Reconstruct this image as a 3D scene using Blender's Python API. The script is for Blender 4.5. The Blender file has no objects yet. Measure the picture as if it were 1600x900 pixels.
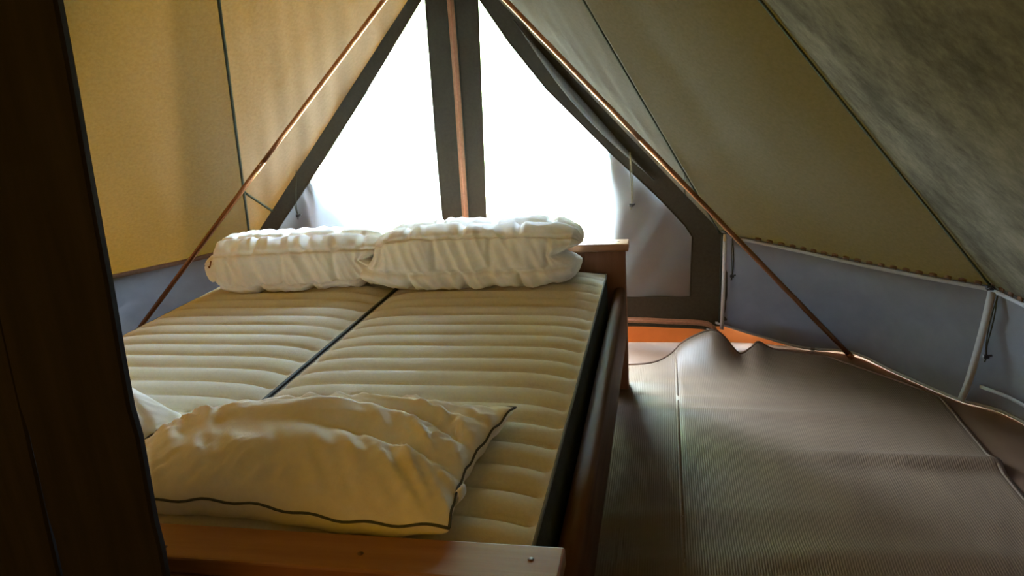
import bpy, bmesh, math, random
from mathutils import Vector, Matrix, noise
from mathutils.geometry import tessellate_polygon
random.seed(7)
scene = bpy.context.scene
COL = scene.collection
R = math.radians

# ------------------------------------------------------------------ camera
def make_camera():
    yaw, pitch, roll = -0.21445, 0.28147, -0.07142
    fwd = Vector((math.sin(yaw)*math.cos(pitch), math.cos(yaw)*math.cos(pitch), -math.sin(pitch)))
    right = Vector((math.cos(yaw), -math.sin(yaw), 0)); up = right.cross(fwd)
    c, s = math.cos(roll), math.sin(roll)
    r2 = c*right + s*up; u2 = -s*right + c*up
    cd = bpy.data.cameras.new('camera'); cd.sensor_width = 36; cd.lens = 36*1156.03/1600
    cd.clip_start = 0.02; cd.clip_end = 200
    ob = bpy.data.objects.new('camera', cd); COL.objects.link(ob)
    m = Matrix((r2, u2, -fwd)).transposed().to_4x4(); m.translation = Vector((0.2635, -1.1982, 1.4628))
    ob.matrix_world = m
    scene.camera = ob
make_camera()

# ------------------------------------------------------------------ world, sun, exposure
SKY_COLOR = (0.56, 0.77, 1.0); SKY_STRENGTH = 8.2
SUN_DIR = Vector((-0.43, -0.71, 0.555)); SUN_STRENGTH = 65.0; SUN_COLOR = (1.0, 0.93, 0.82)
EXPOSURE = 4.3
w = bpy.data.worlds.new('sky'); scene.world = w; w.use_nodes = True
bg = w.node_tree.nodes['Background']; bg.inputs[0].default_value = (*SKY_COLOR, 1); bg.inputs[1].default_value = SKY_STRENGTH
sd = bpy.data.lights.new('sun', 'SUN'); sd.energy = SUN_STRENGTH; sd.color = SUN_COLOR; sd.angle = R(0.6)
so = bpy.data.objects.new('sun', sd); COL.objects.link(so)
so.rotation_euler = (-SUN_DIR).to_track_quat('-Z', 'Y').to_euler(); so.location = (-6, 0, 6)
pd = bpy.data.lights.new('window_portal', 'AREA'); pd.shape = 'RECTANGLE'; pd.size = 2.5; pd.size_y = 1.75; pd.cycles.is_portal = True
po = bpy.data.objects.new('window_portal', pd); COL.objects.link(po); po.location = (-.79, 2.76, 1.05); po.rotation_euler = (R(-90), 0, 0)
vs = scene.view_settings
scene.display_settings.display_device = 'sRGB'
vs.view_transform = 'Standard'; vs.look = 'None'; vs.exposure = EXPOSURE; vs.gamma = 1; vs.use_curve_mapping = False
try:
    scene.cycles.max_bounces = 14; scene.cycles.diffuse_bounces = 8; scene.cycles.transmission_bounces = 8; scene.cycles.transparent_max_bounces = 8
except Exception: pass

# ------------------------------------------------------------------ materials
def nodes(name):
    m = bpy.data.materials.new(name); m.use_nodes = True
    nt = m.node_tree; nt.nodes.clear()
    out = nt.nodes.new('ShaderNodeOutputMaterial')
    return m, nt, out
def N(nt, t, **kw):
    n = nt.nodes.new(t)
    for k, v in kw.items():
        if k.startswith('i_'):
            key = k[2:]; key = int(key) if key.isdigit() else key.replace('_', ' ')
            n.inputs[key].default_value = v
        else: setattr(n, k, v)
    return n
def noise_col(nt, c1, c2, scale=5, detail=4, stretch=(1, 1, 1), lo=0.3, hi=0.7, rough=0.6):
    tc = N(nt, 'ShaderNodeTexCoord'); mp = N(nt, 'ShaderNodeMapping'); mp.inputs['Scale'].default_value = stretch
    nt.links.new(tc.outputs['Object'], mp.inputs[0])
    nz = N(nt, 'ShaderNodeTexNoise', i_Scale=scale, i_Detail=detail, i_Roughness=rough); nt.links.new(mp.outputs[0], nz.inputs['Vector'])
    rp = N(nt, 'ShaderNodeValToRGB'); rp.color_ramp.elements[0].position = lo; rp.color_ramp.elements[1].position = hi
    rp.color_ramp.elements[0].color = (*c1, 1); rp.color_ramp.elements[1].color = (*c2, 1)
    nt.links.new(nz.outputs['Fac'], rp.inputs[0])
    return rp.outputs[0], nz.outputs['Fac'], mp.outputs[0]
def cloth(name, refl, trans=None, transparent=0.0, var=0.12, scale=40, stretch=(1, 1, 1), bump=0.15, sheen=False, dapple=None):
    """woven cloth: reflects `refl`, lets `trans` through diffusely"""
    m, nt, out = nodes(name)
    lo = tuple(c*(1-var) for c in refl); hi = tuple(min(1, c*(1+var)) for c in refl)
    col, fac, vec = noise_col(nt, lo, hi, scale, 4, stretch)
    if dapple:
        scol, sf, _ = noise_col(nt, (1-dapple, 1-dapple, 1-dapple), (1+dapple*.6, 1+dapple*.6, 1+dapple*.6), 3.2, 7, (1, 1, .6), .38, .66, .75)  # broad blotches: dappled light painted into the cloth colour
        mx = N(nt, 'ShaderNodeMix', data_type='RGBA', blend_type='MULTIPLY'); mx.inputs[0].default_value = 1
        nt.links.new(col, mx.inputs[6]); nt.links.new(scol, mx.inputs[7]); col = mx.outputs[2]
    bp = N(nt, 'ShaderNodeBump', i_Strength=bump, i_Distance=0.002)
    nz2 = N(nt, 'ShaderNodeTexNoise', i_Scale=260.0, i_Detail=2.0); nt.links.new(vec, nz2.inputs['Vector']); nt.links.new(nz2.outputs['Fac'], bp.inputs['Height'])
    d = N(nt, 'ShaderNodeBsdfDiffuse', i_Roughness=0.6); nt.links.new(col, d.inputs['Color']); nt.links.new(bp.outputs[0], d.inputs['Normal'])
    sh = d.outputs[0]
    if trans:
        t = N(nt, 'ShaderNodeBsdfTranslucent')
        tlo = tuple(c*(1-var) for c in trans); thi = tuple(c*(1+var) for c in trans)
        tcol, _, _ = noise_col(nt, tlo, thi, scale*1.3, 5, stretch)
        if dapple:
            mx2 = N(nt, 'ShaderNodeMix', data_type='RGBA', blend_type='MULTIPLY'); mx2.inputs[0].default_value = 1
            nt.links.new(tcol, mx2.inputs[6]); nt.links.new(scol, mx2.inputs[7]); tcol = mx2.outputs[2]
        nt.links.new(tcol, t.inputs['Color'])
        ad = N(nt, 'ShaderNodeAddShader'); nt.links.new(sh, ad.inputs[0]); nt.links.new(t.outputs[0], ad.inputs[1]); sh = ad.outputs[0]
    if transparent:
        tp = N(nt, 'ShaderNodeBsdfTransparent'); mx = N(nt, 'ShaderNodeMixShader'); mx.inputs[0].default_value = transparent
        nt.links.new(sh, mx.inputs[1]); nt.links.new(tp.outputs[0], mx.inputs[2]); sh = mx.outputs[0]
    nt.links.new(sh, out.inputs[0])
    return m
def principled(name, c1, c2, scale=6, stretch=(1, 1, 1), rough=0.5, metal=0.0, bump=0.0, bscale=60, spec=0.5, wave=None):
    m, nt, out = nodes(name)
    p = N(nt, 'ShaderNodeBsdfPrincipled'); p.inputs['Roughness'].default_value = rough; p.inputs['Metallic'].default_value = metal
    p.inputs['Specular IOR Level'].default_value = spec
    col, fac, vec = noise_col(nt, c1, c2, scale, 5, stretch)
    nt.links.new(col, p.inputs['Base Color'])
    if bump:
        bp = N(nt, 'ShaderNodeBump', i_Strength=bump, i_Distance=0.003)
        if wave:
            tc = N(nt, 'ShaderNodeTexCoord')
            wv = N(nt, 'ShaderNodeTexWave', wave_type='BANDS', bands_direction=wave[0]); wv.inputs['Scale'].default_value = wave[1]; wv.inputs['Distortion'].default_value = 0.4
            nt.links.new(tc.outputs['Object'], wv.inputs['Vector']); nt.links.new(wv.outputs['Fac'], bp.inputs['Height'])
        else:
            nz = N(nt, 'ShaderNodeTexNoise', i_Scale=float(bscale), i_Detail=3.0); nt.links.new(vec, nz.inputs['Vector']); nt.links.new(nz.outputs['Fac'], bp.inputs['Height'])
        nt.links.new(bp.outputs[0], p.inputs['Normal'])
    nt.links.new(p.outputs[0], out.inputs[0])
    return m
def wood(name, c1, c2, axis, rough=0.45, spec=0.4):
    st = [14, 14, 14]; st['XYZ'.index(axis)] = 1.2
    return principled(name, c1, c2, 2.2, tuple(st), rough, 0, 0.12, 8, spec)

M = {}
M['canvas'] = cloth('sand_canvas', (.078, .079, .076), (.00132, .00064, .00001), var=.10, scale=70)
M['canvas_dappled'] = cloth('dappled_canvas', (.085, .080, .068), (.0008, .00046, .00004), var=.12, scale=50, dapple=.45)  # mottling painted in for dappled leaf shade; passes less light than the plain canvas
M['olive'] = cloth('olive_canvas', (.055, .050, .038), None, var=.1, scale=60)
M['tape'] = cloth('dark_green_webbing', (.045, .055, .045), None, var=.15, scale=80)
M['brown_hem'] = cloth('brown_hem', (.13, .075, .05), None, var=.15, scale=60)
M['white_hem'] = cloth('white_hem', (.36, .36, .37), (.0006, .0006, .0007), var=.06, scale=50)
M['wall_cloth'] = cloth('grey_wall_cloth', (.175, .172, .185), (.0006, .0007, .0009), var=.07, scale=9)
M['sheer'] = cloth('white_sheer', (.24, .215, .215), (.45, .45, .45), transparent=.62, var=.03, scale=12, bump=.05)
M['sheer_flap'] = cloth('pale_curtain', (.4, .42, .46), (.009, .012, .016), var=.05, scale=12)
M['orange'] = cloth('orange_groundsheet', (.50, .13, .035), (.005, .0011, .00015), var=.06, scale=12)
M['ground_brown'] = principled('brown_groundsheet', (.12, .06, .03), (.16, .085, .045), 4, (1, 1, 1), .5, 0, .1, 90)
M['mat'] = principled('ribbed_brown_mat', (.135, .080, .046), (.175, .108, .064), 3, (1, .4, 1), .46, 0, .30, 60, .4, ('X', 40.0))
M['binding'] = cloth('mat_binding', (.16, .10, .075), None, var=.15, scale=90)
M['binding_pale'] = cloth('pale_mat_edge', (.25, .18, .13), None, var=.15, scale=120)
M['zip_tape'] = cloth('tan_zip_tape', (.32, .18, .11), None, var=.12, scale=50)
M['zip_coil'] = principled('copper_zip_coil', (.30, .13, .07), (.42, .2, .11), 90, (1, 1, 1), .4, .3, .3, 200)
M['copper'] = principled('bronze_tube', (.25, .115, .055), (.33, .155, .075), 6, (1, 1, 1), .33, .9)
M['black'] = principled('black_plastic', (.012, .012, .013), (.02, .02, .02), 20, (1, 1, 1), .35)
M['cord'] = cloth('dark_cord', (.05, .05, .035), None, var=.2, scale=200)
M['cord_pale'] = cloth('olive_cord', (.22, .20, .13), None, var=.2, scale=200)
M['brass'] = principled('brass_clip', (.55, .42, .22), (.65, .5, .28), 20, (1, 1, 1), .35, .6)
M['steel'] = principled('bright_steel', (.75, .75, .75), (.85, .85, .85), 20, (1, 1, 1), .2, .9)
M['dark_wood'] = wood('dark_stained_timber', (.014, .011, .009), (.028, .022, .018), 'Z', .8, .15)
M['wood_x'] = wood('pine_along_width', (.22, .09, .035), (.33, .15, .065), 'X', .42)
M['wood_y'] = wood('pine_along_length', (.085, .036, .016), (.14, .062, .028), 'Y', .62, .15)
M['wood_z'] = wood('pine_upright', (.19, .07, .032), (.27, .105, .05), 'Z', .5)
M['knot'] = principled('wood_knot', (.06, .025, .012), (.10, .04, .02), 40, (1, 1, 1), .5)
M['mattress'] = cloth('cream_mattress_cover', (.66, .62, .53), None, var=.05, scale=120, bump=.3)
M['mat_side'] = cloth('charcoal_mattress_side', (.075, .082, .085), None, var=.15, scale=120)
M['piping'] = cloth('grey_piping', (.20, .22, .23), None, var=.1, scale=120)
M['duvet'] = cloth('white_duvet_cotton', (.88, .86, .83), None, var=.03, scale=60)
M['pillow'] = cloth('white_pillow_cotton', (.86, .83, .77), None, var=.03, scale=60)
M['pill_pipe'] = cloth('charcoal_pillow_piping', (.10, .105, .11), None, var=.1, scale=100)
M['label_white'] = cloth('white_label', (.8, .78, .74), None, var=.03, scale=60)
M['brown_tag'] = cloth('brown_stitching', (.16, .06, .02), None, var=.1, scale=60)
M['grass'] = principled('pale_grass', (.20, .20, .12), (.30, .29, .19), 3, (1, 1, 1), .9)
M['leaf'] = principled('hedge_leaf', (.02, .05, .012), (.06, .11, .03), 9, (1, 1, 1), .6)

# ------------------------------------------------------------------ mesh helpers
def tag(o, label=None, cat=None, group=None, kind=None):
    if label: o['label'] = label
    if cat: o['category'] = cat
    if group: o['group'] = group
    if kind: o['kind'] = kind
    return o
def empty(name, loc=(0, 0, 0)):
    o = bpy.data.objects.new(name, None); o.location = loc; o.empty_display_size = .1; COL.objects.link(o); return o
def mesh(name, vs_, fs, mat, parent=None, smooth=True, weld=False):
    me = bpy.data.meshes.new(name); me.from_pydata([tuple(v) for v in vs_], [], fs); me.update()
    if weld or not smooth:
        bm = bmesh.new(); bm.from_mesh(me)
        if weld: bmesh.ops.remove_doubles(bm, verts=bm.verts, dist=1e-5)
        bmesh.ops.recalc_face_normals(bm, faces=bm.faces); bm.to_mesh(me); bm.free()
    if smooth:
        for p in me.polygons: p.use_smooth = True
    me.materials.append(M[mat] if isinstance(mat, str) else mat)
    o = bpy.data.objects.new(name, me); COL.objects.link(o)
    if parent:
        o.parent = parent; o.matrix_parent_inverse = Matrix.Translation(parent.location).inverted() if parent.parent is None else Matrix.Identity(4)
    return o
def grid(name, f, nu, nv, mat, parent=None, thick=0.0, wrap=False):
    vs_ = [f(i/nu, j/nv) for j in range(nv+1) for i in range(nu+1)]
    fs = [(j*(nu+1)+i, j*(nu+1)+i+1, (j+1)*(nu+1)+i+1, (j+1)*(nu+1)+i) for j in range(nv) for i in range(nu)]
    o = mesh(name, vs_, fs, mat, parent, True, wrap)
    if thick:
        s = o.modifiers.new('thickness', 'SOLIDIFY'); s.thickness = thick; s.offset = 0
    return o
def tube_data(path, r, n=10, taper=None, closed=False):
    path = [Vector(p) for p in path]; vs_, fs = [], []
    m = len(path); nrm = None
    for k, p in enumerate(path):
        a = path[(k-1) % m] if (closed or k > 0) else p
        b = path[(k+1) % m] if (closed or k < m-1) else p
        t = (b-a).normalized()
        if nrm is None:
            nrm = t.orthogonal().normalized()
        else:
            nrm = (nrm - t*nrm.dot(t)).normalized()
        bn = t.cross(nrm)
        rr = r if taper is None else r*taper(k/(m-1))
        for i in range(n):
            a_ = 2*math.pi*i/n
            vs_.append(p + (nrm*math.cos(a_) + bn*math.sin(a_))*rr)
    for k in range(m if closed else m-1):
        for i in range(n):
            k2 = (k+1) % m
            fs.append((k*n+i, k*n+(i+1) % n, k2*n+(i+1) % n, k2*n+i))
    if not closed:
        fs.append(tuple(range(n-1, -1, -1))); fs.append(tuple((m-1)*n+i for i in range(n)))
    return vs_, fs
def tube(name, path, r, mat, parent=None, n=10, closed=False):
    v, f = tube_data(path, r, n, None, closed); return mesh(name, v, f, mat, parent)
def ribbon(name, path, side, width, mat, parent=None, thick=0.003):
    """flat strap along path; side(k) = unit vector across it"""
    vs_, fs = [], []
    for k, p in enumerate(path):
        p = Vector(p); s = Vector(side(k) if callable(side) else side).normalized()*width/2
        vs_ += [p-s, p+s]
    for k in range(len(path)-1):
        fs.append((2*k, 2*k+1, 2*k+3, 2*k+2))
    o = mesh(name, vs_, fs, mat, parent)
    if thick:
        md = o.modifiers.new('thickness', 'SOLIDIFY'); md.thickness = thick; md.offset = 0
    return o
def box(name, lo, hi, mat, parent=None, bevel=0.004, seg=2):
    x0, y0, z0 = lo; x1, y1, z1 = hi
    v = [(x0,y0,z0),(x1,y0,z0),(x1,y1,z0),(x0,y1,z0),(x0,y0,z1),(x1,y0,z1),(x1,y1,z1),(x0,y1,z1)]
    f = [(0,3,2,1),(4,5,6,7),(0,1,5,4),(1,2,6,5),(2,3,7,6),(3,0,4,7)]
    o = mesh(name, v, f, mat, parent, False)
    if bevel:
        bm = bmesh.new(); bm.from_mesh(o.data)
        bmesh.ops.bevel(bm, geom=list(bm.edges), offset=bevel, segments=seg, profile=.5, affect='EDGES')
        bm.to_mesh(o.data); bm.free()
    return o
def fbm(p, sc=1.0, o=3):
    return noise.fractal(Vector(p)*sc, 1.0, 2.0, o)
def lerp(a, b, t): return Vector(a)*(1-t) + Vector(b)*t
def sstep(a, b, x):
    t = max(0.0, min(1.0, (x-a)/(b-a))); return t*t*(3-2*t)
def pathlerp(pts, n):
    pts = [Vector(p) for p in pts]; L = [0]
    for a, b in zip(pts, pts[1:]): L.append(L[-1]+(b-a).length)
    out = []
    for k in range(n+1):
        d = L[-1]*k/n
        for i in range(len(pts)-1):
            if d <= L[i+1]+1e-9:
                out.append(lerp(pts[i], pts[i+1], (d-L[i])/(L[i+1]-L[i]))); break
    return out
def smooth_path(pts, n):
    """Catmull-Rom through the points"""
    P = [Vector(p) for p in pts]; P = [2*P[0]-P[1]] + P + [2*P[-1]-P[-2]]
    out = []; segs = len(P)-3
    for k in range(n+1):
        t = k/n*segs; i = min(int(t), segs-1); u = t-i
        a, b, c, d = P[i:i+4]
        out.append(.5*((2*b)+(c-a)*u+(2*a-5*b+4*c-d)*u*u+(3*b-a-3*c+d)*u**3))
    return out

# ------------------------------------------------------------------ tent shell
CX, CY = -0.79, 0.65
APEX = Vector((CX, CY, 3.2)); FR = Vector((CX, 2.65, 2.10))
CR = Vector((.54, 2.65, .61)); CL = Vector((-2.12, 2.65, .61))
EZ = .55
def mirror(p): return Vector((2*CX-p[0], p[1], p[2]))
# eave seams going round from the right gable corner, over the back, to the left gable corner
CY2 = -2.0; APEX2 = Vector((CX, CY2, 3.2))      # the ridge runs back to a second peak behind the camera
def centre(p): return Vector((CX, max(CY2, min(CY, p[1])), p[2]))
ER = [Vector((1.50, 1.84, EZ)), Vector((CX+2.6, -.15, EZ)), Vector((CX+2.6, CY2, EZ))] + [Vector((CX+2.6*math.cos(R(a)), CY2+2.6*math.sin(R(a)), EZ)) for a in (-35, -70)]
TOPS = [APEX, APEX, APEX2, APEX2, APEX2]
EL = [mirror(p) for p in ER]
RIM = [CR] + ER + EL[::-1] + [CL]
EAVE_R = [CR, Vector((.875, 2.50, .56)), Vector((1.125, 2.235, EZ)), Vector((1.30, 2.035, EZ)), ER[0]]   # eave bows out between the seams
EAVE_L = [mirror(p) for p in EAVE_R]

ceiling = tag(empty('ceiling', (CX, CY, 3.2)), 'pitched canvas tent roof of sewn triangular panels, golden on the left', kind='structure')
def rim_edge(k):
    if k == 0: return pathlerp(EAVE_R, 30)
    if k == len(RIM)-2: return pathlerp(EAVE_L, 30)[::-1]
    return pathlerp([RIM[k], RIM[k+1]], 12)
def roof_gore(pts, mat, seed, ta, tb, sag=.035, wr=.004):
    n = len(pts)-1
    def f(u, v):
        b = pts[min(n, int(round(u*n)))]
        v = -.02+1.02*v                       # the panel hangs a little over the eave
        p = lerp(b, lerp(ta, tb, u), v); v = max(v, 0.0)
        c = centre(p); inward = (c-p)
        inward = inward.normalized() if inward.length > 1e-4 else Vector((0, 0, -1))
        inward = (inward + Vector((0, 0, -.9))).normalized()
        e = math.sin(math.pi*v)*(math.sin(math.pi*u)**.8 if 0 < u < 1 else 0)
        # tension folds that run up from the lower corners
        fold = math.sin((u*9+v*7+seed)*2.2)*math.exp(-v*5)*sstep(0, .12, v)*(math.sin(math.pi*u))
        fold += .8*math.sin((v*26-u*9+seed))*math.exp(-v*7)*sstep(0, .08, v)*max(0, math.sin(math.pi*u))
        return p + inward*(sag*e + wr*fold + .004*fbm((p.x*1.5+seed, p.y*1.5, p.z*1.5))*e)
    return grid('roof_panel', f, n, 48, mat, ceiling)
for k in range(len(RIM)-1):
    tops_ = [APEX] + TOPS + TOPS[::-1] + [APEX]
    roof_gore(rim_edge(k), 'canvas_dappled' if k in (1, 2) else 'canvas', k*3.1, tops_[k], tops_[k+1])
def porch(side):
    cr = CR if side > 0 else CL
    def f(u, v):   # u along the gable edge from corner to front peak, v towards the apex
        b = lerp(cr, FR, u)
        p = lerp(b, APEX, v)
        nrm = Vector((-side*.70, -.34, -.62))
        e = math.sin(math.pi*v)*math.sin(math.pi*u)
        near = math.exp(-v*4.5)*sstep(0, .03, v)
        fold = math.sin(u*34+v*9+2*math.sin(u*7))*near*.011 + math.sin(u*57-v*14+1)*near*.005
        return p + nrm*(.02*e + fold*math.sin(math.pi*u))
    return grid('roof_panel', f, 60, 48, 'canvas', ceiling)
porch(1); porch(-1)
# seams: sewn tapes from the rim to the peak
def seam(a, b, width, name='seam_tape', off=.012, mat='tape', t1=1.0):
    a, b = Vector(a), Vector(b); inn = (Vector((CX, centre(a).y, 1.0))-lerp(a, b, .4)).normalized()
    path = [lerp(a, b, t1*t/24)+inn*off for t in range(25)]
    ax = (b-a).normalized(); side = ax.cross(inn)
    return ribbon(name, path, side, width, mat, ceiling, .003)
seam(CL, APEX, .014); seam(CR, APEX, .009)
seam(FR, APEX, .02)
for k, p in enumerate(ER + EL):
    seam(p, (TOPS+TOPS)[k], .014 if k == 0 else .012)
seam(APEX, APEX2, .03)

# cross straps that tie the seam to the gable, round the poles
def strap(side):
    cr = CR if side > 0 else CL
    a = lerp(cr, APEX, .135); b = lerp(cr, FR, .13)
    inn = Vector((-side*.6, -.4, -.5)).normalized()
    path = [lerp(a, b, t/8)+inn*.012 for t in range(9)]
    ribbon('cross_strap', path, (b-a).normalized().cross(inn), .012 if side < 0 else .006, 'tape', ceiling, .003)
strap(-1); strap(1)

# ---- gable end
gable = tag(empty('wall_far', (CX, 2.65, 0)), 'olive canvas gable end with a zipped white sheer door', kind='structure')
def cloth_poly(name, loops, y, mat, parent, thick=.004, fold=0.0):
    """flat sewn cloth in the gable plane from outline and holes (x, z)"""
    L3 = [[Vector((x, z, 0)) for x, z in lp] for lp in loops]
    flat = [p for lp in L3 for p in lp]
    tris = tessellate_polygon(L3)
    v = [Vector((p.x, y, p.y)) for p in flat]
    o = mesh(name, v, [tuple(t) for t in tris], mat, parent, False)
    if thick:
        md = o.modifiers.new('thickness', 'SOLIDIFY'); md.thickness = thick; md.offset = 0
    return o
LH = [(-.915, 1.875), (-.93, 1.2), (-.938, .27), (-1.97, .27), (-1.975, .645), (-1.952, .668), (-1.708, .938), (-1.28, 1.433)]
RH = [(-.642, 1.84), (-.50, 1.615), (-.319, 1.372), (-.16, 1.20), (-.006, 1.035), (.12, .91), (.247, .779), (.36, .65), (.397, .589), (.385, .267), (-.695, .27), (-.69, .69), (-.66, 1.4)]
cloth_poly('door_surround', [[(-2.16, .10), (.575, .10), (.575, .61), (.56, .625), (CX, 2.125), (-2.14, .625), (-2.16, .61)], LH, RH], 2.65, 'olive', gable)
def edge_hem(pts, mat='tape', r=.0035):
    return tube('hem', [(x, 2.646, z) for x, z in pts], r, mat, gable, 6)
edge_hem(LH, 'olive'); edge_hem([RH[k] for k in (9, 8, 7, 6, 5, 4, 3, 2, 1, 0)], 'olive'); edge_hem([RH[k] for k in (0, 12, 11, 10)], 'olive')
# sheer panels
def sheer(name, hole, label):
    xs = [p[0] for p in hole]; zs = [p[1] for p in hole]
    x0, x1, z0, z1 = min(xs), max(xs), min(zs), max(zs)
    me = bmesh.new()
    L3 = [[Vector((x, z, 0)) for x, z in hole]]
    for x, z in hole: me.verts.new((x, 2.656, z))
    me.verts.ensure_lookup_table()
    for t in tessellate_polygon(L3):
        try: me.faces.new([me.verts[i] for i in t])
        except ValueError: pass
    for _ in range(5):
        bmesh.ops.subdivide_edges(me, edges=[e for e in me.edges if e.calc_length() > .045], cuts=1, use_grid_fill=True)
        bmesh.ops.triangulate(me, faces=[f for f in me.faces if len(f.verts) > 4])
    bmesh.ops.triangulate(me, faces=me.faces)
    for v in me.verts:
        x, z = v.co.x, v.co.z
        v.co.y += .006*math.sin((x*1.1+z*.9)*16)*.5 + .006*fbm((x*2.2, 0, z*2.2)) + .004*math.sin((x-z*.6)*30)
    m_ = bpy.data.meshes.new(name); me.to_mesh(m_); me.free()
    for p in m_.polygons: p.use_smooth = True
    m_.materials.append(M['sheer'])
    o = bpy.data.objects.new(name, m_); COL.objects.link(o); tag(o, label, kind='structure'); return o
sheer('window_1', LH, 'white sheer window cloth left of the centre zip')
sheer('window_2', RH, 'white sheer window cloth right of the centre zip')
# outer storm door leaves, tied back at either side
def storm_flap(xi, xo, zi, zo):
    """outer door leaf: stands off the sheer at its free inner edge, sewn to the gable along the other sides"""
    def f(u, v):
        x = xi+(xo-xi)*u; zt = zi+(zo-zi)*u; z = .11+(zt-.11)*v
        off = .013*(1-u)**.6*min(1, v/.25)*min(1, (1-v)/.12+.1)+.004*math.sin(u*9+v*4)*(1-u)
        return Vector((x, 2.668+off, z))
    return grid('storm_flap', f, 24, 24, 'olive', gable)
storm_flap(-.03, .575, 1.06, .58)
storm_flap(-1.69, -2.16, 1.02, .58)
def curtain(u, v):
    z = .2+.76*v; xl = -1.76; xr = -1.46-.78*(z-.7)+.012*math.sin(z*19)
    x = xl+(xr-xl)*u
    return Vector((x, 2.674+.006*math.sin(u*11+v*3)+.004*math.sin(u*23), z))
grid('tied_back_curtain', curtain, 30, 24, 'sheer_flap', gable)
# centre zip on its placket
zipz = [.15+.078*k for k in range(25)]
zx = lambda z: -.800-.004*math.sin(z*3)+.012*(z-.7)
ribbon('zip_tape', [(zx(z), 2.640, z) for z in zipz], (1, 0, 0), .036, 'zip_tape', gable, .003)
tube('zip_coil', [(zx(z), 2.636, z) for z in zipz], .005, 'zip_coil', gable, 6)
for s in (-1, 1):
    ribbon('placket_fold', [(zx(z)+s*.021, 2.643, z) for z in zipz], (1, 0, 0), .006, 'tape', gable, .006)
# overlapping rain fold on the right of the door
fold_pts = [(-.47, 1.72), (-.30, 1.47), (-.12, 1.25), (.06, 1.06), (.20, .90)]
def rainfold(u, v):
    p = Vector((*[a for a in lerp((fold_pts[0][0], fold_pts[0][1], 0), (fold_pts[-1][0], fold_pts[-1][1], 0), u)][:2], 0))
    wdt = .012+.055*math.sin(math.pi*u)
    return Vector((p.x-.75*wdt*v+.02*v, 2.615+.02*v-.012*math.sin(math.pi*v), p.y-.6*wdt*v))
grid('rain_fold', rainfold, 24, 6, 'canvas', gable, .003)
# floor zip along the bottom of the gable
zb = smooth_path([(-2.1, 2.638, .14), (-1.0, 2.638, .14), (.0, 2.638, .140), (.25, 2.638, .132), (.43, 2.636, .124), (.49, 2.632, .110), (.515, 2.626, .075)], 60)
ribbon('floor_zip_tape', zb, lambda k: (0, 0, 1) if k < 54 else (.7, 0, .7), .030, 'zip_tape', gable, .004)
tube('floor_zip_coil', [p+Vector((0, -.004, 0)) for p in zb], .004, 'zip_coil', gable, 6)
ribbon('floor_zip_flap', [p+Vector((0, .003, -.026)) for p in zb[:58]], (0, 0, 1), .020, 'olive', gable, .004)
box('zip_puller', (.512, 2.605, .045), (.528, 2.620, .085), 'black', gable, .004)
bm = bmesh.new(); bmesh.ops.create_uvsphere(bm, u_segments=12, v_segments=8, radius=.0065); bmesh.ops.translate(bm, verts=bm.verts, vec=(.474, 2.622, .095))
me = bpy.data.meshes.new('snap_stud'); bm.to_mesh(me); bm.free(); me.materials.append(M['steel'])
o = bpy.data.objects.new('snap_stud', me); COL.objects.link(o); o.parent = gable; o.matrix_parent_inverse = Matrix.Translation(gable.location).inverted()
# corner piping
tube('corner_piping', pathlerp([(.535, 2.644, .12), (.545, 2.644, .61)], 8), .006, 'tape', gable, 6)

# ---- low side walls
BOT_R = [(.52, 2.645, .115), (.716, 2.62, .056), (.96, 2.565, .004), (1.165, 2.49, .012), (1.31, 2.25, .004), (1.475, 1.97, .004), (1.64, 1.76, .004)]
ring = [Vector((CX+2.68, y, .004)) for y in (.75, .2, -.6, -1.4, CY2)] + [Vector((CX+2.68*math.cos(R(a)), CY2+2.68*math.sin(R(a)), .004)) for a in (-18, -35, -52, -70, -90)]
BOT_R = [Vector(p) for p in BOT_R] + ring
TOP_R = EAVE_R + ER[1:] + [Vector((CX, ER[-1].y, EZ))]
def side_wall(name, side, label):
    e = tag(empty(name, (CX+side*2.4, CY, 0)), label, kind='structure')
    mm = (lambda p: p) if side > 0 else mirror
    n = 160
    T = pathlerp(TOP_R, n); B = pathlerp(smooth_path(BOT_R, 300), n)
    def f(u, v):
        k = min(n, int(round(u*n))); p = lerp(B[k], T[k], v)
        out = Vector((p.x-CX, p.y-centre(p).y, 0)).normalized()
        wv = .014*math.sin(u*55+v*6)*math.sin(math.pi*v) + .030*fbm((p.x*3, p.y*3, p.z*5))*math.sin(math.pi*v) + .012*math.sin(math.pi*v)
        wv += .010*math.exp(-((v-.13)/.07)**2)*math.sin(u*140+v*20)
        return mm(p + out*wv)
    grid('wall_cloth', f, n, 14, 'wall_cloth', e)
    up = (0, 0, 1)
    inn = lambda p, d: Vector(p) + (Vector((CX, centre(p).y, 0))-Vector((p[0], p[1], 0))).normalized()*d
    if side > 0:
        ribbon('top_hem', [inn(p, .012)+Vector((0, 0, -.012)) for p in T[1:]], up, .015, 'white_hem', e, .003)
        ribbon('bottom_hem', [inn(p, .010)+Vector((0, 0, .010)) for p in B], up, .012, 'white_hem', e, .003)
        for k in range(3, 60, 1):
            p = inn(lerp(T[k], T[k+1], .5), .014); d = (T[k+1]-T[k]).normalized()
            ribbon('eave_loop', [p-d*.014+Vector((0, 0, .006)), p+Vector((0, 0, .010)), p+d*.014+Vector((0, 0, .006))], up, .013, 'brown_hem', e, .004)
    else:
        ribbon('top_hem', [mm(inn(p, .012)+Vector((0, 0, -.006))) for p in T], up, .026, 'brown_hem', e, .004)
    return e, T, B
wall_r, TR, BR = side_wall('wall_right', 1, 'low grey cloth side wall with white hems right of the bed')
wall_l, TL_, BL_ = side_wall('wall_left', -1, 'low grey cloth side wall left of the bed')
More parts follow.
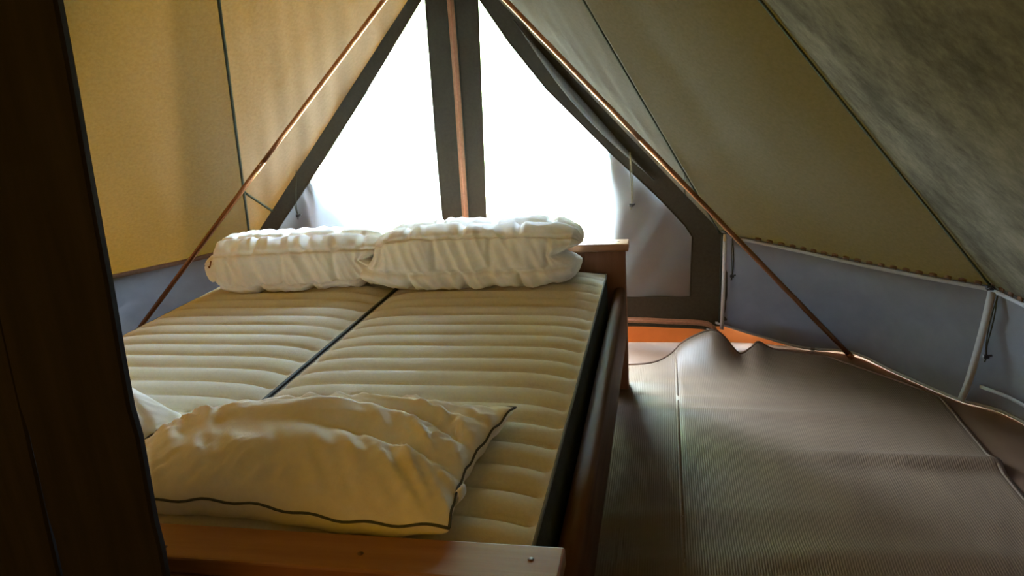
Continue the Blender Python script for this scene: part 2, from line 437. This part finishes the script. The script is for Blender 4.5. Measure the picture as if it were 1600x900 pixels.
# white upright webbing and window tapes on the right wall
sp = [Vector((1.485, 1.815, .535)), Vector((1.478, 1.83, .40)), Vector((1.472, 1.86, .25)), Vector((1.47, 1.90, .12)), Vector((1.468, 1.945, .02))]
ribbon('white_strap', smooth_path(sp, 16), (.55, -.83, 0), .032, 'white_hem', wall_r, .003)
ribbon('corner_hem', [(.556, 2.60, .60), (.552, 2.60, .35), (.545, 2.60, .10)], (.85, -.5, 0), .020, 'white_hem', wall_r, .003)
def on_wall(t, v, d=.03):
    k = int(t*160); p = lerp(BR[k], TR[k], v); return p + (Vector((CX, centre(p).y, 0))-Vector((p.x, p.y, 0))).normalized()*d
k0 = min(range(161), key=lambda k: (TR[k]-ER[0]).length)/160
ribbon('pocket_tape', [on_wall(k0+.01+.009*q, .20) for q in range(9)], (0, 0, 1), .014, 'white_hem', wall_r, .003)
ribbon('pocket_tape', [on_wall(k0+.043+.0085*q, .20+.11*q) for q in range(5)], (.6, -.8, .3), .012, 'white_hem', wall_r, .003)
ribbon('pocket_tape', [on_wall(k0+.056+.0085*q, .20+.11*q) for q in range(5)], (.6, -.8, .3), .012, 'white_hem', wall_r, .003)

# ---- floor
floor = tag(empty('floor', (CX, CY, 0)), 'brown tent groundsheet with an orange upturned edge', kind='structure')
def skirt(u, v):
    p = SK[int(round(u*240))%240]; c = centre(p); d = Vector((p.x-c.x, p.y-c.y, 0)).normalized()
    return Vector((p.x, p.y, -.004)) + d*(.015*v if p.y > 2.66 else -.030*v) + Vector((0, 0, .13*v))
BRR = smooth_path(BOT_R, 120)
SK = [Vector((p.x, p.y, 0)) + Vector((p.x-CX, p.y-centre(p).y, 0)).normalized()*.05 for p in BRR[2:]]
SK[0] = Vector((.57, 2.675, 0))
SK = pathlerp([Vector((2*CX-.57, 2.675, 0))] + SK + [mirror(p) for p in SK[::-1]], 240)
grid('orange_skirt', skirt, 240, 6, 'orange', floor)
mesh('groundsheet', [(p.x, p.y, -.002) for p in SK[:-1]], [tuple(range(len(SK)-1))], 'ground_brown', floor, False)

# ---- outside
def gnd(u, v): return Vector((-30+60*u, -30+60*v, -.05))
tag(grid('ground', gnd, 2, 2, 'grass'), 'pale grass around the tent', kind='structure')

# ------------------------------------------------------------------ entrance frame poles
def pole(foot, top, label, group):
    e = tag(empty('tent_pole', foot), label, 'pole', group)
    a, b = Vector(foot), Vector(top); j = lerp(a, b, .54)
    tube('tube', [lerp(a, j, k/8) for k in range(9)], .0125, 'copper', e, 14)
    tube('tube', [lerp(j, b, k/8) for k in range(9)], .0115, 'copper', e, 14)
    d = (b-a).normalized()
    tube('ferrule', [a+d*.0, a+d*.03], .0145, 'copper', e, 14)
    tube('push_button', [j-d*.02+Vector((0, -.012, 0)), j-d*.02+Vector((0, -.0165, 0))], .003, 'steel', e, 8)
    return e
pole((1.155, 2.45, .006), (-.70, 2.28, 2.08), 'bronze tent pole slanting down to the mat by the right wall', 'entrance frame poles')
pole((-2.86, 2.20, .006), (-.735, 2.27, 2.08), 'bronze tent pole slanting down behind the bed against golden canvas', 'entrance frame poles')

# ------------------------------------------------------------------ hanging toggle cords
def cord(name, top, length, label, sway=.01, mat='cord', tiltx=0.0):
    e = tag(empty(name, top), label, 'cord', 'hanging toggle cords')
    t = Vector(top)
    for s in (-1, 1):
        path = smooth_path([t, t+Vector((s*.004+sway*.6+tiltx*.4, -.003*s, -length*.4)), t+Vector((s*.003+sway+tiltx*.8, .002*s, -length*.8)), t+Vector((tiltx, 0, -length))], 14)
        tube('strand', path, .0024, mat, e, 6)
    b = t+Vector((tiltx, 0, -length))
    box('cord_lock', (b.x-.011, b.y-.008, b.z-.010), (b.x+.011, b.y+.008, b.z+.006), 'black', e, .004)
    tube('plunger', [b+Vector((.009, -.002, .002)), b+Vector((.019, -.003, .004))], .005, 'black', e, 8)
    tube('cord_end', [b+Vector((0, 0, -.008)), b+Vector((-.004, -.002, -.024))], .003, mat, e, 6)
    return e
cord('toggle_cord', (-1.748, 2.625, 1.03), .255, 'toggle cord hanging at the lower left of the bright window', -.012, 'cord', -.03)
cord('toggle_cord', (.091, 2.605, 1.045), .27, 'pale toggle cord hanging right of the bright window', .006, 'cord_pale')
cord('toggle_cord', (.590, 2.57, .60), .20, 'dark toggle cord at the far end of the right wall', .003, 'cord')
cord('toggle_cord', (1.475, 1.74, .54), .24, 'dark toggle cord beside the white strap on the right wall', -.006, 'cord', -.015)
# clip in the corner
ce = tag(empty('corner_clip', (.555, 2.60, .61)), 'brass and black clip where the gable meets the right wall', 'clip')
box('clip_body', (.548, 2.592, .575), (.562, 2.604, .612), 'brass', ce, .003)
tube('clip_strap', [(.54, 2.60, .625), (.56, 2.59, .622), (.585, 2.585, .618)], .008, 'black', ce, 8)
ce2 = tag(empty('eave_buckle', (1.47, 1.80, .555)), 'black buckle at the top of the white strap', 'buckle')
box('buckle_body', (1.458, 1.795, .545), (1.486, 1.815, .562), 'black', ce2, .004)
tube('buckle_loop', [(1.46, 1.79, .552), (1.472, 1.785, .566), (1.486, 1.79, .552)], .004, 'black', ce2, 6)
ze = tag(empty('wall_zip_pull', (.985, 2.53, .0)), 'small steel zip pull under the right wall hem', 'zip pull')
box('slider', (.975, 2.518, .012), (.995, 2.532, .030), 'steel', ze, .003)
box('pull_tab', (.979, 2.512, -.0005), (.989, 2.517, .016), 'steel', ze, .002)

# ------------------------------------------------------------------ floor mats
creases = [(2.16, .010, .035), (1.98, .006, .02), (1.83, .008, .03), (1.44, .014, .035), (1.30, -.004, .04), (1.02, .006, .05), (.80, .009, .05), (.45, .006, .05), (2.30, .007, .03)]
def mat_z(x, y):
    z = 0
    for c, a, s in creases:
        yy = y + .05*math.sin(x*2.1+c*3) - .06*(x-.8)
        z += 1.9*a*math.exp(-((yy-c)/s)**2)*(.6+.4*math.sin(x*3.1+c*7))
    return max(z, 0)+.002*fbm((x*3, y*3, 0))+.002
edge_prof = [(.05, 0.0, 2.33), (.18, .0, 2.36), (.257, .006, 2.43), (.30, .03, 2.46), (.336, .062, 2.47), (.401, .103, 2.47), (.486, .135, 2.47), (.543, .104, 2.47), (.622, .012, 2.46), (.684, .045, 2.47), (.72, .06, 2.50), (.80, .02, 2.50), (1.0, .006, 2.46), (1.2, .004, 2.36), (1.6, .004, 2.0)]
EDGE = smooth_path([(x, h, y) for x, h, y in edge_prof], 200)
def edge_at(x):
    if x <= EDGE[0].x: return EDGE[0].y, EDGE[0].z
    for a, b in zip(EDGE, EDGE[1:]):
        if x <= b.x:
            t = (x-a.x)/max(1e-6, b.x-a.x); return a.y+(b.y-a.y)*t, a.z+(b.z-a.z)*t
    return EDGE[-1].y, EDGE[-1].z
def make_mat(name, xa, xb, ynear, lift, label, cut=None):
    e = tag(empty(name, (lerp((xa, 0, 0), (xb, 0, 0), .5).x, 1.2, 0)), label, 'mat', 'floor mats')
    def f(u, v):
        x = xa+(xb-xa)*u
        h, ye = edge_at(x)
        if cut: ye = min(ye, cut(x))
        v2 = v**.8
        y = ynear+(ye-ynear)*v2
        if cut is None or True:
            bell = math.exp(-((ye-y)/.16)**2)
        z = mat_z(x, y)*(1-bell)+h*bell+lift
        if u < .02 or u > .98: z -= lift*.8
        return Vector((x, y, max(z, .001)))
    g = grid('mat_sheet', f, 90, 110, 'mat', e, .003)
    tube('edge_binding', [f(k/90, 1)+Vector((0, 0, .002)) for k in range(91)], .006, 'binding', e, 6)
    return e, f
m1, f1 = make_mat('woven_mat', -1.9, .325, -1.6, .002, 'brown ribbed mat running under the bed')
m2, f2 = make_mat('woven_mat', .30, 1.42, -1.6, .006, 'brown ribbed mat laid between the bed and the right wall', lambda x: 2.6 if x < 1.0 else 2.46-1.22*(x-1.03))
ribbon('pale_edge', [f2(.988, v/60)+Vector((0, 0, .003)) for v in range(61)], (1, 0, 0), .014, 'binding_pale', m2, .002)
ribbon('pale_edge', [f2(.006, v/60)+Vector((0, 0, .003)) for v in range(61)], (1, 0, 0), .008, 'binding_pale', m2, .002)

# ------------------------------------------------------------------ bed frame
bed = tag(empty('double_bed_frame', (-.9, 1.0, 0)), 'low reddish pine double bed frame with plank headboard', 'bed')
XL, XR = -1.90, .085
# headboard
hb = box('headboard', (XL+.17, 2.045, .20), (XR-.17, 2.075, .68), 'wood_z', bed, .003)
for k in range(9):
    x0 = XL+.175+k*.182
    box('plank', (x0, 2.036, .22), (x0+.178, 2.05, .676), 'wood_z', hb, .004)
for x0, x1 in ((XL, XL+.17), (XR-.185, XR)):
    box('post', (x0, 2.03, 0), (x1, 2.085, .678), 'wood_z', bed, .005)
hc = box('headboard_cap', (XL-.02, 2.008, .676), (XR+.016, 2.105, .711), 'wood_x', bed, .005)
for kx, ky in ((.055, 2.055), (.03, 2.06), (-.035, 2.05)):
    v, f = tube_data([(kx, ky, .7095), (kx, ky, .7118)], .006, 10); mesh('knot', v, f, 'knot', hc)
# side rails with rounded tops
def rail(x0, x1):
    prof = []
    rx = (x1-x0)/2; cx = (x0+x1)/2; zt = .505; r = .022
    pts = [(x0, .27), (x1, .27)]
    for a in range(0, 91, 15): pts.append((x1-r+r*math.sin(R(90-a)), zt-r+r*math.cos(R(90-a))))
    for a in range(0, 91, 15): pts.append((x0+r-r*math.sin(R(a)), zt-r+r*math.cos(R(a))))
    v, fs = [], []; n = len(pts); ys = [-.06, .5, 1.0, 1.5, 1.9, 2.03]
    for y in ys:
        for x, z in pts: v.append((x, y, z))
    for k in range(len(ys)-1):
        for i in range(n): fs.append((k*n+i, k*n+(i+1) % n, (k+1)*n+(i+1) % n, (k+1)*n+i))
    fs.append(tuple(range(n-1, -1, -1))); fs.append(tuple((len(ys)-1)*n+i for i in range(n)))
    o = mesh('side_rail', v, fs, 'wood_y', bed, False)
    for p in o.data.polygons: p.use_smooth = len(p.vertices) == 4
    return o
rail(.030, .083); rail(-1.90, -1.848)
box('slat_base', (-1.845, -.03, .34), (.028, 2.025, .375), 'wood_x', bed, .003)
# footboard
fb = box('footboard', (XL+.02, -.118, .18), (XR-.03, -.072, .59), 'wood_x', bed, .003)
for k in range(3):
    box('plank', (XL+.09, -.128, .20+k*.125), (XR-.10, -.11, .20+k*.125+.121), 'wood_x', fb, .004)
for x0, x1 in ((XL, XL+.09), (XR-.10, XR-.012)):
    box('post', (x0, -.132, 0), (x1, -.060, .588), 'wood_z', bed, .005)
fc = box('footboard_cap', (XL-.02, -.147, .588), (.077, -.042, .625), 'wood_x', bed, .005)
for kx, ky in ((.02, -.085), (-.30, -.10), (-.70, -.12)):
    v, f = tube_data([(kx, ky, .6235), (kx, ky, .6257)], .006, 10); mesh('knot', v, f, 'knot', fc)

# ------------------------------------------------------------------ mattresses
def mattress(x0, x1, y0, y1, label):
    e = tag(empty('mattress', ((x0+x1)/2, (y0+y1)/2, .376)), label, 'mattress', 'pair of mattresses on the bed')
    zt, zb = .578, .378; nr = 19; per = 10
    def top(u, v):
        x = x0+(x1-x0)*u; y = y0+(y1-y0)*v
        a = abs(2*u-1); b = abs(2*v-1)
        dome = .034*(1-a**6)**.8*(1-b**24)**.7 if a < 1 and b < 1 else 0
        ph = (v*nr) % 1.0
        rib = abs(math.sin(math.pi*ph))**.55
        edge = sstep(0, .05, 1-a)
        return Vector((x, y, zt+dome-.022*(1-rib)*(.35+.65*edge)*min(1, dome/.012)+.0012*fbm((x*3, y*3, x0))))
    nu = 44; nv = nr*per
    us = [.5-.5*math.cos(math.pi*i/nu) for i in range(nu+1)]
    v_ = [top(us[i], j/nv) for j in range(nv+1) for i in range(nu+1)]
    f_ = [(j*(nu+1)+i, j*(nu+1)+i+1, (j+1)*(nu+1)+i+1, (j+1)*(nu+1)+i) for j in range(nv) for i in range(nu)]
    mesh('quilted_cover', v_, f_, 'mattress', e)
    # quilted side band
    rc = .03; loop = []
    per_pts = []
    def arc(cx, cy, a0):
        return [(cx+rc*math.cos(R(a0+a)), cy+rc*math.sin(R(a0+a))) for a in range(0, 91, 30)]
    corner = [(x1-rc, y0+rc, -90), (x1-rc, y1-rc, 0), (x0+rc, y1-rc, 90), (x0+rc, y0+rc, 180)]
    raw = []
    for c in corner: raw += arc(*c)
    raw.append(raw[0])
    L = pathlerp([(x, y, 0) for x, y in raw], 400)[:-1]
    n = len(L); sv, sf = [], []; rows = [0, .15, .4, .65, .88, 1]
    for r_ in rows:
        for k, p in enumerate(L):
            d = Vector((p.x-max(x0+.1, min(x1-.1, p.x)), p.y-max(y0+.1, min(y1-.1, p.y)), 0))
            d = d.normalized() if d.length else Vector((0, 0, 0))
            bul = .006*math.sin(math.pi*r_)*(.4+.6*abs(math.sin(k*math.pi/6)))
            sv.append(Vector((p.x, p.y, zb+(zt-zb)*r_))+d*bul)
    for j in range(len(rows)-1):
        for k in range(n): sf.append((j*n+k, j*n+(k+1) % n, (j+1)*n+(k+1) % n, (j+1)*n+k))
    sf.append(tuple(range(n-1, -1, -1)))
    mesh('side_band', sv, sf, 'mat_side', e)
    tube('piping', [(p.x, p.y, zt-.001) for p in L[::2]], .0045, 'piping', e, 6, True)
    return e
mattress(-.900, .004, -.02, 2.00, 'cream ribbed mattress nearest the right side rail')
mattress(-1.832, -.922, -.02, 2.00, 'cream ribbed mattress on the left half of the bed')

# ------------------------------------------------------------------ folded duvets
def duvet(name, cx, cy, z0, hx, hy, hz, rot, seed, label, left_point=0.0, lobe=0.0, crease_end=1.0):
    e = tag(empty(name, (cx, cy, z0)), label, 'duvet', 'folded duvets at the head of the bed')
    cr, sr = math.cos(rot), math.sin(rot)
    nu, nv = 220, 150
    def f(u, v):
        s = -1+2*u
        s = math.sin(s*math.pi/2)*.6+s*.4
        th = 2*math.pi*v
        cs = max(0.0, 1-abs(s)**5.0)**(1/3.2)
        c, n_ = math.cos(th), math.sin(th)
        ex = 2/3.0
        y = hy*math.copysign(abs(c)**ex, c); z = hz*math.copysign(abs(n_)**ex, n_)
        x = hx*s
        lb = 1.0
        if lobe and s < -.76:
            t = sstep(-.76, -.80, s); lb = 1-t*.34
        y *= cs*lb; z *= cs*lb
        if lobe: z -= (1-lb)*hz*.45
        # unevenly plump body
        pl = 1+.07*fbm((s*1.7+seed, c*.8, n_*.8))
        y *= pl; z *= 1+.05*fbm((s*2.3+seed+5, c, n_))
        # stitched boxes: coordinate round the section and along the length
        arc = v*2*(hx*0+2*(hy+hz))
        rowh = .17; row = math.floor(arc/rowh); stag = .5*(row % 2)
        dx_ = ((x/.235+stag+.13*seed) % 1.0)-.5; dr = ((arc/rowh) % 1.0)-.5
        st = math.exp(-((abs(dr)-.5)*rowh/.012)**2) + math.exp(-((abs(dx_)-.5)*.235/.012)**2)
        puff = -.018*min(1, st)
        # draped wrinkles, mostly upright on the front
        wv = noise.noise(Vector((x*17+z*7+seed*3, z*3.0, c*1.2)))
        wr = .012*(1-abs(wv)*2.2) + .009*noise.noise(Vector((x*34+z*12, z*7+seed, c*2)))
        wr *= .35+.65*abs(c)
        k = 1+(puff+wr)/max(.05, math.hypot(y, z)) if cs > .12 else 1
        y *= k; z *= k
        # folded end: the layers part in a crease
        if crease_end:
            t = sstep(.62, 1.0, s*crease_end)
            g = math.exp(-((z+.005+.02*math.sin(y*9))/.020)**2)
            x -= crease_end*t*g*.075
            x += crease_end*t*.025*max(0, z/hz)
            y += crease_end*t*.02*fbm((z*20, y*9, seed))
        if left_point:
            t = sstep(.60, .98, -s)*math.exp(-((z+hz*.45)/.05)**2)
            x -= t*left_point; y -= t*.03
        z = max(z, -hz*.93+.004*fbm((x*8, y*8, seed)))
        return Vector((cx+x*cr-y*sr, cy+x*sr+y*cr, z0+hz*.93+z))
    body = grid('folded_body', f, nu, nv, 'duvet', e, 0, True)
    return e, body
ZM = .606
d1, _ = duvet('folded_duvet', -.525, 1.815, ZM, .445, .185, .138, R(3), 1.3, 'white quilted duvet folded up on the right mattress, beside the headboard post', .07, 0, 1)
d2, _ = duvet('folded_duvet', -1.362, 1.80, ZM, .428, .165, .128, R(7), 4.7, 'white duvet folded up on the left mattress, before the left window', 0, 1, 1)
tube('stitched_mark', smooth_path([(-1.692, 1.628, .765), (-1.696, 1.622, .745), (-1.703, 1.622, .735), (-1.706, 1.625, .742)], 8), .0028, 'brown_tag', d2, 6)

# ------------------------------------------------------------------ pillows
def pillow(name, cx, cy, z0, hx, hy, ht, rot, seed, label, tagside=False, taper=0.0):
    e = tag(empty(name, (cx, cy, z0)), label, 'pillow', 'pillows at the foot of the bed')
    cr, sr = math.cos(rot), math.sin(rot); nu, nv = 110, 80
    def P(u, v, sgn):
        a, b = -1+2*u, -1+2*v
        a = math.sin(a*math.pi/2)*.5+a*.5; b = math.sin(b*math.pi/2)*.5+b*.5
        # sides bow inwards between the pulled-out corners
        x = hx*a*(1-.07*(1-b*b)*abs(a)**2 + 0.0); y = hy*b*(1-.10*(1-a*a)*abs(b)**2*.6)*(1+(taper*a-.38*abs(taper) if b > 0 else 0.0)*min(1, abs(b)*3))
        prof = (max(0, 1-abs(a)**2.6)**.62)*(max(0, 1-abs(b)**2.4)**.62)
        edge = min(1-abs(a), 1-abs(b))
        seamz = .046 + .009*math.sin(a*5+seed)*sstep(.3, 0, edge) + .004*math.sin(a*23+b*19)*sstep(.15, 0, edge)
        if sgn > 0:
            hgt = ht*prof*(1-(.38 if taper else .1)*max(0.0, -a))
            hgt *= 1+.16*fbm((a*1.3+seed, b*1.5, 2))
            # broad folds sweeping over the top, fine gathers at the seam
            fold = -.028*math.exp(-((b-.35+.45*a*a-.25*a)/.07)**2)*sstep(-.4, .3, a) - .024*math.exp(-((b+.12+.35*(a-.2)**2)/.08)**2)*sstep(-.1, .5, a) - .018*math.exp(-((b-.72+.2*a)/.06)**2)*sstep(-.9, -.2, a)
            gat = .017*noise.noise(Vector((a*13+b*5+seed, b*2.2, seed)))*sstep(0, .15, edge)*sstep(1.0, .2, edge)
            gat += .009*noise.noise(Vector((a*26-b*9, b*4, seed+3)))*sstep(0, .1, edge)*sstep(.7, .1, edge)
            z = seamz+hgt+(fold+gat)*min(1, prof*2)
        else:
            z = max(.0, seamz-.075*prof**.45)
        return Vector((cx+x*cr-y*sr, cy+x*sr+y*cr, z0+z))
    v_, f_ = [], []
    for sgn in (1, -1):
        off = len(v_)
        for j in range(nv+1):
            for i in range(nu+1): v_.append(P(i/nu, j/nv, sgn))
        for j in range(nv):
            for i in range(nu):
                q = (off+j*(nu+1)+i, off+j*(nu+1)+i+1, off+(j+1)*(nu+1)+i+1, off+(j+1)*(nu+1)+i)
                f_.append(q if sgn > 0 else q[::-1])
    mesh('cushion', v_, f_, 'pillow', e, True, True)
    ring_ = [P(k/60, 0, 1) for k in range(60)]+[P(1, k/40, 1) for k in range(40)]+[P(1-k/60, 1, 1) for k in range(60)]+[P(0, 1-k/40, 1) for k in range(40)]
    tube('piping', ring_, .0031, 'pill_pipe', e, 6, True)
    if tagside:
        p = P(1, .30, 1)
        t = [p, p+Vector((.012, -.004, .010)), p+Vector((.016, -.012, -.004)), p+Vector((.008, -.014, -.018))]
        ribbon('care_label', smooth_path(t, 8), (.25, .97, 0), .030, 'label_white', e, .001)
    return e
pillow('pillow', -.585, .215, ZM-.006, .455, .232, .118, R(-3), 2.0, 'plump white pillow with charcoal piping by the footboard', True, .42)
pillow('pillow', -1.425, .275, ZM-.006, .40, .22, .185, R(-14), 6.0, 'white pillow half hidden behind the dark timber post')

# ------------------------------------------------------------------ dark timber post in the foreground
post = tag(empty('timber_post', (-.75, -.27, 0)), 'nearly black timber post of two boards at the left edge', 'post')
def board(xt, xb, wd, y0, y1, z1, step, seed):
    """upright board, right edge runs from xb at the floor to xt at the top, with small chips in its edge"""
    n = 40; v, fs = [], []
    for k in range(n+1):
        z = z1*k/n; x = xb+(xt-xb)*k/n
        if step: x += (.006 if z < .99 else 0) + (.004 if z < .76 else 0)
        x += .0012*noise.noise(Vector((0, seed, z*7)))
        v += [(x-wd, y0, z), (x-.004, y0, z), (x, y0+.004, z), (x, y1, z), (x-wd, y1, z)]
    for k in range(n):
        for i in range(5):
            fs.append((k*5+i, k*5+(i+1) % 5, (k+1)*5+(i+1) % 5, (k+1)*5+i))
    fs.append((4, 3, 2, 1, 0)); fs.append(tuple(n*5+i for i in range(5)))
    return mesh('board', v, fs, 'dark_wood', post, False)
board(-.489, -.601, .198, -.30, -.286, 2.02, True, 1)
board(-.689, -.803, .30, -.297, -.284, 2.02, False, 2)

# ------------------------------------------------------------------ unseen trees beyond the right wall, crowns added to shade the roof there
def tree(x, y, r, seed, label):
    e = tag(empty('added_shade_tree', (x, y, -.05)), label, 'tree', 'unseen trees added to shade the right side of the tent')
    bm = bmesh.new(); bmesh.ops.create_icosphere(bm, subdivisions=4, radius=1)
    for v in bm.verts:
        d = 1+.22*fbm((v.co.x*2+seed, v.co.y*2, v.co.z*2), 1, 4)
        v.co = Vector((x-1.35+v.co.x*2.7*d, y+v.co.y*r*d, 5.25+v.co.z*1.75*d))
    me = bpy.data.meshes.new('crown'); bm.to_mesh(me); bm.free(); me.materials.append(M['leaf'])
    o = bpy.data.objects.new('crown', me); COL.objects.link(o); o.parent = e; o.matrix_parent_inverse = Matrix.Translation(e.location).inverted()
    bm = bmesh.new(); bmesh.ops.create_icosphere(bm, subdivisions=4, radius=1)
    for v in bm.verts:
        d = 1+.2*fbm((v.co.x*2+seed, v.co.y*2+9, v.co.z*2), 1, 4)
        v.co = Vector((x+.5+v.co.x*.9*d, y+v.co.y*r*d, 1.5+v.co.z*1.7*d))
    me = bpy.data.meshes.new('low_foliage'); bm.to_mesh(me); bm.free(); me.materials.append(M['leaf'])
    o = bpy.data.objects.new('low_foliage', me); COL.objects.link(o); o.parent = e; o.matrix_parent_inverse = Matrix.Translation(e.location).inverted()
    tube('trunk', [(x, y, -.05), (x-.05, y, 2.0), (x-.3, y, 4.2)], .13, 'dark_wood', e, 10)
tree(3.9, 2.05, 1.9, 1.1, 'unseen dark leafy tree added to shade the roof, outside the right wall past the white strap')
tree(5.6, 5.5, 1.6, 2.6, 'unseen dark leafy tree added for shade beyond the right corner of the gable')
tree(3.9, -2.35, 1.9, 4.3, 'unseen dark leafy tree added to shade the roof, outside the right wall towards the back')
def sky_screen_tree(x, y, rx, seed, label):  # added outside to screen sky light and shape what enters the window
    e = tag(empty('sky_screen_tree', (x, y, -.05)), label, 'tree', 'trees added around the tent to block sky light')
    bm = bmesh.new(); bmesh.ops.create_icosphere(bm, subdivisions=4, radius=1)
    for v in bm.verts:
        d = 1+.25*fbm((v.co.x*2.2+seed, v.co.y*2.2, v.co.z*2.2), 1, 4)
        v.co = Vector((x+v.co.x*rx*d, y+v.co.y*2.2*d, 3.6+v.co.z*3.8*d))
    me = bpy.data.meshes.new('crown'); bm.to_mesh(me); bm.free(); me.materials.append(M['leaf'])
    o = bpy.data.objects.new('crown', me); COL.objects.link(o); o.parent = e; o.matrix_parent_inverse = Matrix.Translation(e.location).inverted()
    tube('trunk', [(x, y, -.05), (x+.05, y, 2.0), (x, y, 4.5)], .16, 'dark_wood', e, 10)
sky_screen_tree(5.0, 9.9, 2.6, 3.3, 'unseen bushy tree added to block sky light to the right of the gable')
sky_screen_tree(-3.45, 10.0, 2.6, 1.7, 'bushy tree across the grass before the left window, placed to block sky light')
sky_screen_tree(-7.9, 4.4, 2.6, 5.9, 'unseen bushy tree added to block sky light out to the left of the gable')
sky_screen_tree(-8.9, -.9, 2.6, 8.8, 'unseen bushy tree added to block sky light beyond the left wall')
